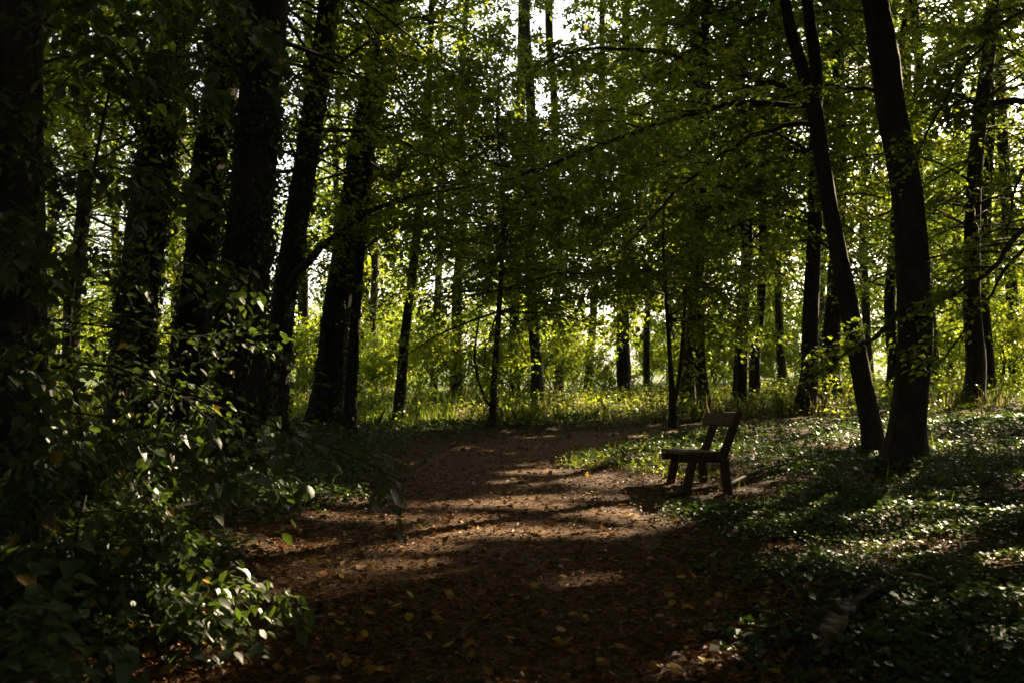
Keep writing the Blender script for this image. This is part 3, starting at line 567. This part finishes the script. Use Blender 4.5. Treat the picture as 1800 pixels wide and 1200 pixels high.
# ------------------------------------------------------------------ bench
def bench():
    bx, by = 2.36, 12.45; z0 = hgt(bx, by) + .03; B = np.array([bx, by, z0]); X = np.array([1, 0, 0.]); Y = unit(np.array([-.06, 1, 0.])); X = np.array([Y[1], -Y[0], 0]); Z = np.array([0, 0, 1.])
    t = thing('park_bench', B, 'weathered wooden bench with one backrest board facing the path', 'bench'); t.rotation_euler = (R(-3.2), 0, 0)
    hl = .70
    def part(name, o, ex, ey, ez, bev=.008): m = MB(); m.box(o, ex, ey, ez, bev); obj(name, m.mesh(name, M_WOOD, smooth=False), t)
    def L(a, b, c): return X * a + Y * b + Z * c
    for k in range(3):   # seat planks
        part('seat_plank', L(-.28 + .155 * k, 0, .435), Y * hl, X * .071, Z * .022)
    for s in (-1, 1):
        yb = s * .46
        part('seat_beam', L(-.09, yb, .365), X * .29, Y * .045, Z * .044)
        a, b = L(-.21, yb, .35), L(-.30, yb, -.06)
        part('front_leg', (a + b) / 2, (a - b) / 2, Y * .043, unit(np.cross(Y, a - b)) * .05)
        a, b = L(.15, yb * 1.0 + s * .093, .36), L(.19, yb + s * .093, -.06)
        part('rear_leg', (a + b) / 2, (a - b) / 2, Y * .045, unit(np.cross(Y, a - b)) * .05)
        a, b = L(.36, yb, .93), L(.15, yb, .37)
        part('back_post', (a + b) / 2, (a - b) / 2, Y * .04, unit(np.cross(Y, a - b)) * .047)
    u = unit(L(.21, 0, .56)); nrm = unit(np.cross(Y, u)); c = L(.318, 0, .82) - nrm * .072 if nrm[0] > 0 else L(.318, 0, .82) + nrm * .072
    part('backrest_board', c, Y * hl, u * .085, nrm * .022)
bench()

# ------------------------------------------------------------------ foreground shrubs on the left
def leaf_proto(k, L=1.0):
    r = np.random.default_rng(k); n = 6; s = np.linspace(0, 1, n); w = .37 * np.array([.32, .95, 1., .80, .45, .03]) * (1 + .08 * r.normal(size=n)); cup = .10 + .1 * r.random(); dr = .1 + .25 * r.random()
    z = -dr * s ** 2; x0 = -.06 * np.array([1, 1, 0, 0, 0, 0])
    V = np.concatenate([np.c_[s, 0 * s, z], np.c_[s + x0, w, z + cup * w], np.c_[s + x0, -w, z + cup * w]]) * L
    Q = [[i, i + 1, n + i + 1, n + i] for i in range(n - 1)] + [[i, 2 * n + i, 2 * n + i + 1, i + 1] for i in range(n - 1)]
    return V, np.array(Q)
def part_leaf_mesh(k, tint, mat): V, Q = leaf_proto(k); return new_mesh('leaf', V, Q, mat, np.full(len(Q), tint), smooth=True)
LPM = [part_leaf_mesh(k, tv, M_BROAD) for k, tv in enumerate([.1, .25, .35, .45, .5, .6, .7, .8, .3, .4])] + [part_leaf_mesh(20, .985, M_BROAD), part_leaf_mesh(21, .99, M_BROAD)]
from mathutils import Matrix
def place_leaves(t, base, P, D, Nn, L, T, nparts):
    dist = np.linalg.norm(P - np.array([0, 0, EYE]), axis=1); infr = (abs(P[:, 0] / P[:, 1]) < .52) & (P[:, 2] < EYE + .37 * P[:, 1]) & (P[:, 2] > EYE - .34 * P[:, 1])
    order = np.argsort(np.where(infr, dist, dist + 100) - L * 20); big = order[:nparts]; rest = order[nparts:]
    D = unit(D); Wv = unit(np.cross(Nn, D)); Nn = np.cross(D, Wv)
    for i in big:
        me = LPM[10 + int(rng.integers(2))] if T[i] > .95 else LPM[int(T[i] * 10.5) % 10]
        o = bpy.data.objects.new('leaf', me); COL.objects.link(o); o.parent = t
        M = Matrix(((D[i][0], Wv[i][0], Nn[i][0], P[i][0] - base[0]), (D[i][1], Wv[i][1], Nn[i][1], P[i][1] - base[1]), (D[i][2], Wv[i][2], Nn[i][2], P[i][2] - base[2]), (0, 0, 0, 1)))
        s = float(L[i]); o.matrix_local = M @ Matrix.Diagonal((s, s, s, 1))
    if len(rest):
        l2 = Leaves(); l2.add(P[rest], D[rest], Nn[rest], L[rest], T[rest]); obj('foliage', l2.mesh('foliage', M_BROAD, base, broad=True, width=.78), t, kind='stuff')
def shrub(name, label, px, py, stems, sprays, leafL, nparts, cat='shrub', tilt=.24):
    d = EYE * F / (py - HZ); base = W(px, py, d); base[2] = hgt(base[0], base[1]); t = thing(name, base, label, cat)
    for st in stems:
        q = [W(a, b, dd) for a, b, dd in st['p']]; q[0] = np.array([q[0][0], q[0][1], hgt(q[0][0], q[0][1]) - .05]); s = catmull(q, 20); m = MB(); r = np.linspace(st['w'][0], st['w'][1], 20) * .5
        m.tube(s, r, 8, rough=.12, seed=3); obj('stem', m.mesh('stem', M_TWIG, base), t)
    lv = Leaves(); tw = MB()
    for sp in sprays:
        q = [W(a, b, dd) for a, b, dd in sp['p']]; s = catmull(q, 14); L = np.linalg.norm(np.diff(s, axis=0), axis=1).sum()
        tw.tube(s, np.linspace(sp.get('w', .014), .003, 14) * .5, 5)
        fan(lv, s, sp.get('sp', L), int(sp['n'] * 1.25), int(sp.get('m', 8) * 1.25), leafL * sp.get('s', 1), t0=sp.get('t0', .05), twl=sp.get('twl', .35), tilt=tilt, hang=sp.get('hang', .15), twigs=tw, twr=.0025, yellow=.012)
    obj('twigs', tw.mesh('twigs', M_TWIG, base), t, kind='stuff')
    P, D, Nn, L, T = lv.cat(); kp = open_to_sun(P, False) & (P[:, 1] > 2.2) & (path_dist(P[:, 0], P[:, 1]) > -1.5)
    place_leaves(t, base, P[kp], D[kp], Nn[kp], L[kp], T[kp], nparts)
shrub('understory_tree', 'broad leaved understory tree arching over the left side of the path', 70, 1035,
      [dict(p=[(70, 1035, 7.0), (62, 860, 7.0), (75, 700, 7.0), (60, 480, 7.0), (70, 250, 6.9), (60, 30, 6.8)], w=(.07, .03)), dict(p=[(95, 1010, 7.2), (150, 830, 7.2), (120, 600, 7.1), (150, 380, 7.0), (200, 120, 6.8)], w=(.05, .02))],
      [dict(p=[(75, 650, 7.0), (180, 640, 6.6), (330, 690, 6.0), (480, 750, 5.6), (620, 800, 5.3), (740, 868, 5.1)], n=20, sp=1.3, twl=.3, hang=.35, m=6, w=.022),
       dict(p=[(70, 560, 7.0), (150, 570, 6.9), (270, 585, 6.7), (400, 598, 6.6), (490, 620, 6.5)], n=34, sp=1.1, hang=.12, w=.016, s=.75),
       dict(p=[(110, 640, 7.0), (220, 660, 6.6), (320, 700, 6.3), (425, 762, 6.1)], n=34, sp=1.0, hang=.25, s=.7),
       dict(p=[(75, 450, 7.0), (180, 440, 6.8), (320, 455, 6.6), (420, 500, 6.5)], n=26, sp=1.2, hang=.3, s=.9),
       dict(p=[(65, 330, 6.9), (150, 300, 6.6), (250, 300, 6.4), (320, 340, 6.3)], n=24, sp=1.2, hang=.35),
       dict(p=[(70, 200, 6.9), (140, 120, 6.6), (240, 90, 6.4), (330, 120, 6.3)], n=26, sp=1.3, hang=.35),
       dict(p=[(60, 60, 6.8), (120, 0, 6.5), (230, -40, 6.3), (380, -20, 6.2), (470, 60, 6.1)], n=34, sp=1.4, hang=.45),
       dict(p=[(70, 420, 7.0), (20, 380, 6.2), (-20, 400, 5.6), (60, 470, 5.0)], n=26, sp=1.3, hang=.3),
       dict(p=[(66, 300, 7.0), (10, 240, 6.2), (-10, 160, 5.6)], n=24, sp=1.3, hang=.3),
       dict(p=[(120, 720, 7.1), (180, 760, 6.7), (240, 830, 6.4), (295, 915, 6.3)], n=30, sp=.9, hang=.35, s=.7),
       dict(p=[(100, 800, 7.1), (60, 820, 6.4), (30, 900, 6.0)], n=24, sp=1.2, hang=.3),
       dict(p=[(150, 830, 7.2), (260, 800, 7.2), (350, 820, 7.3), (410, 850, 7.4)], n=14, sp=1.2, hang=.25),
       dict(p=[(110, 560, 7.1), (30, 600, 6.2), (-10, 660, 5.6), (60, 730, 5.2)], n=26, sp=1.4, hang=.3),
       dict(p=[(90, 720, 7.1), (230, 740, 6.4), (380, 790, 6.0), (470, 830, 5.8)], n=12, sp=1.2, hang=.3),
       dict(p=[(100, 760, 7.1), (160, 860, 6.6), (220, 960, 6.3), (260, 990, 6.2)], n=20, sp=1.2, hang=.25)], .085, 300, cat='tree')
shrub('shrub', 'low shrub with sunlit leaves spilling onto the left path edge', 78, 1122,
      [dict(p=[(78, 1125, 5.75), (112, 1040, 5.75), (130, 960, 5.8), (150, 870, 5.9)], w=(.045, .02)), dict(p=[(38, 1100, 5.9), (40, 1000, 5.9), (70, 900, 6.0)], w=(.03, .012))],
      [dict(p=[(118, 1020, 5.75), (200, 1010, 5.7), (300, 1005, 5.7), (400, 1010, 5.65), (510, 1055, 5.6)], n=30, sp=.9, hang=.25, s=.72),
       dict(p=[(110, 1050, 5.75), (180, 1040, 5.5), (270, 1040, 5.4), (340, 1055, 5.35), (410, 1090, 5.3)], n=32, sp=.9, hang=.25, s=.75),
       dict(p=[(130, 970, 5.8), (90, 960, 5.5), (30, 980, 5.2)], n=22, sp=1.0, hang=.25),
       dict(p=[(140, 900, 5.9), (230, 900, 5.9), (300, 940, 5.9)], n=22, sp=1.0, hang=.25, s=.8),
       dict(p=[(120, 1010, 5.75), (60, 1020, 5.2), (-10, 1060, 4.8)], n=22, sp=1.0, hang=.25),
       dict(p=[(130, 960, 5.8), (200, 950, 6.0), (300, 970, 6.2), (360, 1000, 6.3)], n=24, sp=1.0, hang=.2, s=.8)], .095, 260)
shrub('shrub', 'dark leaves of a shrub in the bottom left corner', 40, 1290,
      [dict(p=[(-60, 1330, 3.9), (0, 1240, 3.8), (60, 1160, 3.7)], w=(.02, .01))],
      [dict(p=[(-20, 1260, 3.8), (40, 1180, 3.7), (110, 1130, 3.6), (190, 1190, 3.5)], n=24, sp=.7, hang=.25),
       dict(p=[(20, 1200, 3.8), (10, 1130, 3.8), (40, 1090, 3.8)], n=16, sp=.6, hang=.2), dict(p=[(0, 1260, 3.8), (80, 1230, 3.4), (160, 1230, 3.3)], n=18, sp=.6, hang=.2)], .07, 150)
shrub('sapling', 'little sunlit sapling on the left verge of the path', 432, 892,
      [dict(p=[(432, 893, 10.8), (436, 860, 10.8), (446, 825, 10.8)], w=(.014, .006))],
      [dict(p=[(436, 860, 10.8), (460, 835, 10.7), (485, 840, 10.6)], n=12, sp=.5, hang=.2, m=6), dict(p=[(438, 850, 10.8), (420, 830, 10.8), (405, 835, 10.9)], n=10, sp=.5, hang=.2, m=6), dict(p=[(443, 835, 10.8), (452, 815, 10.8), (470, 812, 10.7)], n=10, sp=.5, hang=.1, m=6)], .07, 60)

# ------------------------------------------------------------------ ground cover
def scatter(n, y0, y1, keepf, power=1.6, wide=.56):
    """points in the view's ground area and a little beside it, denser near"""
    u = rng.random(n); y = (y0 ** (1 - power) + u * (y1 ** (1 - power) - y0 ** (1 - power))) ** (1 / (1 - power))
    x = (rng.random(n) * 2 - 1) * (wide * y + 1.2); k = keepf(x, y); return x[k], y[k]
# ivy and low leaves on both verges
def ivy_keep(x, y):
    pd = path_dist(x, y); n = vnoise(x * .9 + 3, y * .9, 1); m = vnoise(x * 2.3, y * 2.3, 2)
    dens = np.clip((pd + .25 * (n - .5) * 4 - .05) / .9, 0, 1) * np.clip(.05 + 3.4 * n * m + .3 * (y > 13), 0, 1)
    bare = ((x - 1.9) / 1.7) ** 2 + ((y - 12.6) / 1.5) ** 2; dens = dens * np.clip((bare - .75) * 1.6, .04, 1)
    dens = dens * np.where((y < 8.5) & (x > 0), .35 + .65 * np.clip((vnoise(x * 1.1 + 50, y * 1.1, 0) - .35) * 4, 0, 1), 1)
    logd = abs((x - 1.95) * .82 - (y - 5.85) * .57); dens = dens * np.where((logd < .13) & (abs(y - 5.85) < .9), .35, 1)
    return rng.random(len(x)) < dens
x, y = scatter(270000, 3.6, 34, ivy_keep); n = len(x); z = height(x, y); pile = .03 + .12 * vnoise(x * 1.3, y * 1.3, 3) + .12 * np.clip((y - 8) / 10, 0, 1)
P = np.c_[x, y, z + pile * rng.random(n) ** .6]; a = rng.random(n) * 6.283
D = np.c_[np.sin(a), np.cos(a), rng.normal(-.1, .25, n)]; Nn = np.array([0, 0, 1.]) + rng.normal(0, .38, (n, 3))
lv = Leaves(); lv.add(P, D, Nn, rng.uniform(.03, .075, n) * (.7 + .6 * vnoise(x * .7 + 20, y * .7, 2)) * (1 + np.clip((y - 6) * .035, 0, .8)), np.clip(rng.normal(.25, .2, n) + .5 * vnoise(x * .6 + 9, y * .6, 1), 0, 1))
print('ivy', n); tag(obj('ivy_ground_cover', lv.mesh('ivy_ground_cover', M_IVY, width=.8)), 'low dark ivy and small leaves covering the ground beside the path', 'ground cover', kind='stuff')
# dead leaves
def lit_keep(x, y):
    pd = path_dist(x, y); return rng.random(len(x)) < np.where(pd < 0, .35 + .6 * vnoise(x * 1.4, y * 1.4) * (1 + .8 * np.clip(1 + pd / .9, 0, 1)), np.where(np.hypot(x - 1.9, y - 12.6) < 1.8, 1, .65))
x, y = scatter(150000, 3.6, 27, lit_keep, 1.8, .5); n = len(x); z = height(x, y) + .016
a = rng.random(n) * 6.283; D = np.c_[np.sin(a), np.cos(a), rng.normal(.05, .25, n)]; Nn = np.array([0, 0, 1.]) + rng.normal(0, .4, (n, 3))
lv = Leaves(); lv.add(np.c_[x, y, z + rng.random(n) ** 2 * .025], D, Nn, np.clip(rng.lognormal(-3.5, .5, n), .012, .09) * (1 + np.clip((y - 7) * .03, 0, .5)), np.clip(rng.beta(2, 2.6, n), 0, 1))
print('litter', n); tag(obj('leaf_litter', lv.mesh('leaf_litter', M_LITTER, width=.62)), 'brown dead leaf litter strewn over the path and verges', 'leaf litter', kind='stuff')
tw = MB(); x, y = scatter(1500, 4.2, 20, lambda x, y: rng.random(len(x)) < .6, 1.8, .5)
for i in range(len(x)):
    a = rng.uniform(0, 6.28); L = rng.uniform(.06, .3); z = hgt(x[i], y[i]) + .03; q = np.array([x[i], y[i], z]); dv = np.array([math.sin(a), math.cos(a), rng.normal(0, .08)])
    tw.tube([q - dv * L / 2, q + np.r_[rng.normal(0, .02 * L, 2), .01], q + dv * L / 2], [.003, .003, .0015], 3)
tag(obj('twig_litter', tw.mesh('twig_litter', M_PALE)), 'thin dry twigs scattered over the woodland floor', 'twigs', kind='stuff')
# grass
def blades(x, y, h, w, tint, lean=.35):
    n = len(x); z = height(x, y) - .01; a = rng.random(n) * 6.283; dirv = np.c_[np.sin(a), np.cos(a), np.zeros(n)]; per = np.c_[np.cos(a + rng.normal(0, .6, n)), -np.sin(a), np.zeros(n)]
    b = np.c_[x, y, z]; ln = (lean * rng.random(n) * h)[:, None]; up = np.c_[np.zeros((n, 2)), h]
    m = b + up * .55 + dirv * ln * .35; t = b + up + dirv * ln; w = w[:, None]
    m += rng.normal(0, .12, (n, 3)) * h[:, None]; t += rng.normal(0, .18, (n, 3)) * h[:, None]; V = np.stack([b - per * w, b + per * w, m + per * w * .8, t, m - per * w * .8], 1).reshape(-1, 3); i = np.arange(n)[:, None] * 5
    return V, np.concatenate([i + np.array([[0, 1, 2, 4]]), i + np.array([[4, 2, 3, 3]])]) , np.concatenate([tint, tint])
def grass_object(name, label, x, y, h, tint):
    n = len(x); V, Q, T = blades(x, y, h, .0035 + .00025 * y, tint)
    i = np.arange(n)[:, None] * 5; Q = i + np.array([[0, 1, 2, 3, 4]])
    tag(obj(name, new_mesh(name, V, Q, M_GRASS, T[:n], smooth=False)), label, 'grass', kind='stuff')
def g_keep(x, y):
    pd = path_dist(x, y); n = vnoise(x * .7, y * .7, 3)
    return (pd > .05) & (rng.random(len(x)) < np.clip(n * 1.6 - .2, 0, 1))
x, y = scatter(60000, 22.5, 44, lambda x, y: (path_dist(x, y) > .2) & (rng.random(len(x)) < vnoise(x * .5 + 5, y * .5, 1) * 1.2 - .1), 1.2, .52); n = len(x); a = rng.random(n) * 6.283
lv = Leaves(); lv.add(np.c_[x, y, height(x, y) + .05 + (.25 + .75 * vnoise(x * .35, y * .35, 2) ** 2) * rng.random(n) ** .7], np.c_[np.sin(a), np.cos(a), rng.normal(-.1, .4, n)], np.array([0, 0, 1.]) + rng.normal(0, .6, (n, 3)), rng.uniform(.07, .15, n), np.clip(rng.normal(.45, .22, n), 0, .93))
tag(obj('woodland_herbs', lv.mesh('woodland_herbs', M_LEAF)), 'knee high leafy herbs among the grass behind the path bend', 'herbs', kind='stuff')
x, y = scatter(60000, 23.5, 46, g_keep, 1.2, .5); n = len(x); dry = vnoise(x * .25 + 9, y * .3, 2) + .12 * (x > 3)
grass_object('tall_grass', 'tall green and straw coloured grass behind the path bend', x, y, (.12 + .5 * rng.random(n) ** 1.5) * (.3 + 1.3 * vnoise(x * .6, y * .6) ** 1.5), np.clip(rng.normal(.35, .18, n) + .45 * (dry > .55) * (rng.random(n) < .6), 0, 1))
def v_keep(x, y):
    pd = path_dist(x, y); return (pd > -.15) & (pd < 2.2) & (x > .3) & (y > 13.2 + 2.4 * vnoise(x * 1.1 + 3, y * .8, 0) - .25 * x) & (rng.random(len(x)) < np.clip(1.2 - pd * .45, 0, 1) * np.clip(vnoise(x * 1.6, y * 1.6, 1) * 2.2 - .55, 0, 1))
x, y = scatter(60000, 10.5, 21, v_keep, 1.3, .35); n = len(x); a = rng.random(n) * 6.283
lv = Leaves(); lv.add(np.c_[x, y, height(x, y) + .02 + .16 * rng.random(n) * vnoise(x * 2, y * 2)], np.c_[np.sin(a), np.cos(a), rng.normal(0, .4, n)], np.array([0, 0, 1.]) + rng.normal(0, .5, (n, 3)), rng.uniform(.03, .075, n), np.clip(rng.normal(.5, .2, n), 0, .93))
tag(obj('verge_herbs', lv.mesh('verge_herbs', M_LEAF)), 'small bright green herbs on the sunlit verge left of the bench', 'herbs', kind='stuff')
x, y = scatter(26000, 10.5, 21, v_keep, 1.3, .35); n = len(x)
grass_object('verge_grass', 'short bright grass and herbs on the verge by the bench', x, y, .05 + .2 * rng.random(n) ** 2 * (.3 + vnoise(x * 2, y * 2)), np.clip(rng.normal(.4, .2, n) + .4 * (rng.random(n) < .15), 0, 1))
x, y = scatter(12000, 9.5, 22, lambda x, y: (path_dist(x, y) > .5) & (rng.random(len(x)) < .12 * vnoise(x * .8, y * .8, 2) + .3 * (np.hypot(x - 3.6, (y - 7.0)) < .5)), 1.4, .5); n = len(x)
grass_object('woodland_grass', 'thin scattered grass blades growing through the ivy', x, y, .12 + .2 * rng.random(n), np.clip(rng.normal(.45, .25, n), 0, 1))

# ------------------------------------------------------------------ fallen yellow leaves, log, sticks
def flat_leaf(k):
    V, Q = leaf_proto(50 + k); V = V.copy(); V[:, 0] -= .5; V[:, 2] += .12 * abs(V[:, 0]) + .05 * np.sin(V[:, 1] * 8 + k); return new_mesh('fallen_leaf', V, Q, M_YELLOW)
YM = [flat_leaf(k) for k in range(5)]
x, y = scatter(900, 4.9, 14, lambda x, y: (path_dist(x, y) < .5) & (abs(x) < .5 * y), 1.5, .5)
for i in range(min(260, len(x))):
    s = rng.uniform(.045, .085); o = obj('fallen_leaf', YM[i % 5], label='yellow leaf lying on the brown path', category='leaf', group='yellow leaves fallen on the path') if False else tag(obj('fallen_leaf', YM[i % 5]), 'yellow leaf lying on the brown earth path', 'leaf', 'yellow leaves fallen on the path')
    o.location = (x[i], y[i], hgt(x[i], y[i]) + .034); o.rotation_euler = (rng.normal(0, .3), rng.normal(0, .3), rng.uniform(0, 6.28)); o.scale = (s, s, s)
def G(px, py, up=0.0):
    d = EYE * F / (py - HZ); q = W(px, py, d); q[2] = hgt(q[0], q[1]) + up; return q
def stick(name, label, cat, pts, r0, r1, mat, up=.02, forks=()):
    q = [G(a, b, up) for a, b in pts]; s = catmull(q, 16); s[:, 2] = height(s[:, 0], s[:, 1]) + up + .02 * vnoise(np.arange(16) * .7, r0 * 900); base = s[0].copy()
    t = thing(name, base, label, cat); m = MB(); m.tube(s, np.linspace(r0, r1, 16), 7, rough=.2, seed=r0 * 100); obj('stem', m.mesh('stem', mat, base), t)
    for f, ang, ln in forks:
        p0 = s[int(f * 15)]; tg = unit(s[min(15, int(f * 15) + 1)] - s[int(f * 15) - 1]); az = math.atan2(tg[0], tg[1]) + ang
        bp = branch_pts(p0, az, ln, R(12), .15); m = MB(); m.tube(bp, np.linspace(r0 * .5, r1 * .5, 7), 5); obj('side_twig', m.mesh('side_twig', mat, base), t)
stick('fallen_stick', 'pale bent stick lying on the left half of the path', 'stick', [(470, 1112), (530, 1096), (585, 1092), (645, 1094)], .010, .005, M_PALE, .025, [(.4, .7, .25)])
stick('fallen_stick', 'thin stick lying across the shaded left verge', 'stick', [(140, 1085), (220, 1088), (300, 1092)], .008, .004, M_PALE, .05)
stick('fallen_stick', 'pale broken branch beyond the log at lower right', 'stick', [(1562, 1072), (1590, 1082), (1622, 1090), (1650, 1104)], .016, .008, M_PALE, .12)
stick('fallen_branch', 'dark dead branch on the ground right of the bench', 'branch', [(1275, 868), (1330, 848), (1400, 838), (1470, 842)], .022, .006, M_TWIG, .10, [(.3, .8, .7), (.55, -.7, .6), (.75, .6, .5)])
stick('fallen_branch', 'low dead branch along the ivy bank left of the path', 'branch', [(300, 935), (380, 915), (460, 905), (540, 897)], .035, .012, M_BARK, .06, [(.5, .7, .5)])
def log():
    a, b = G(1408, 1186, .03), G(1562, 1064, .06); n = 60; tt = np.linspace(0, 1, n)[:, None]; s = a * (1 - tt) + b * tt
    s[:, 2] += .03 * np.sin(tt[:, 0] * 5) ; s[:, 0] += .03 * np.sin(tt[:, 0] * 7 + 1); base = a.copy(); base[2] = hgt(a[0], a[1])
    rad = np.interp(tt[:, 0], [0, .06, .3, .55, .62, 1], [.03, .085, .105, .085, .062, .04]); rad *= 1 + .5 * (vnoise(tt[:, 0] * 14, 2.2) - .5) + .25 * (vnoise(tt[:, 0] * 33, 7.2) - .5)
    t = thing('fallen_log', base, 'rotting mossy log half sunk in ivy at the lower right', 'log'); m = MB(); m.tube(s, rad, 30, rough=.75, seed=2); obj('log_body', m.mesh('log_body', M_LOG, base), t)
    m = MB(); k = s[34]; m.tube([k, k + np.array([-.03, .02, .08]), k + np.array([-.06, .05, .13])], [.035, .025, .012], 7, rough=.2); obj('branch_stub', m.mesh('branch_stub', M_LOG, base), t)
    m = MB(); m.tube(np.array([s[0] + [0, 0, .01], s[0] + [-.07, -.03, -.01], s[0] + [-.12, -.05, -.04]]), [.05, .03, .008], 7, rough=.3); obj('broken_end', m.mesh('broken_end', M_LOG, base), t)
log()
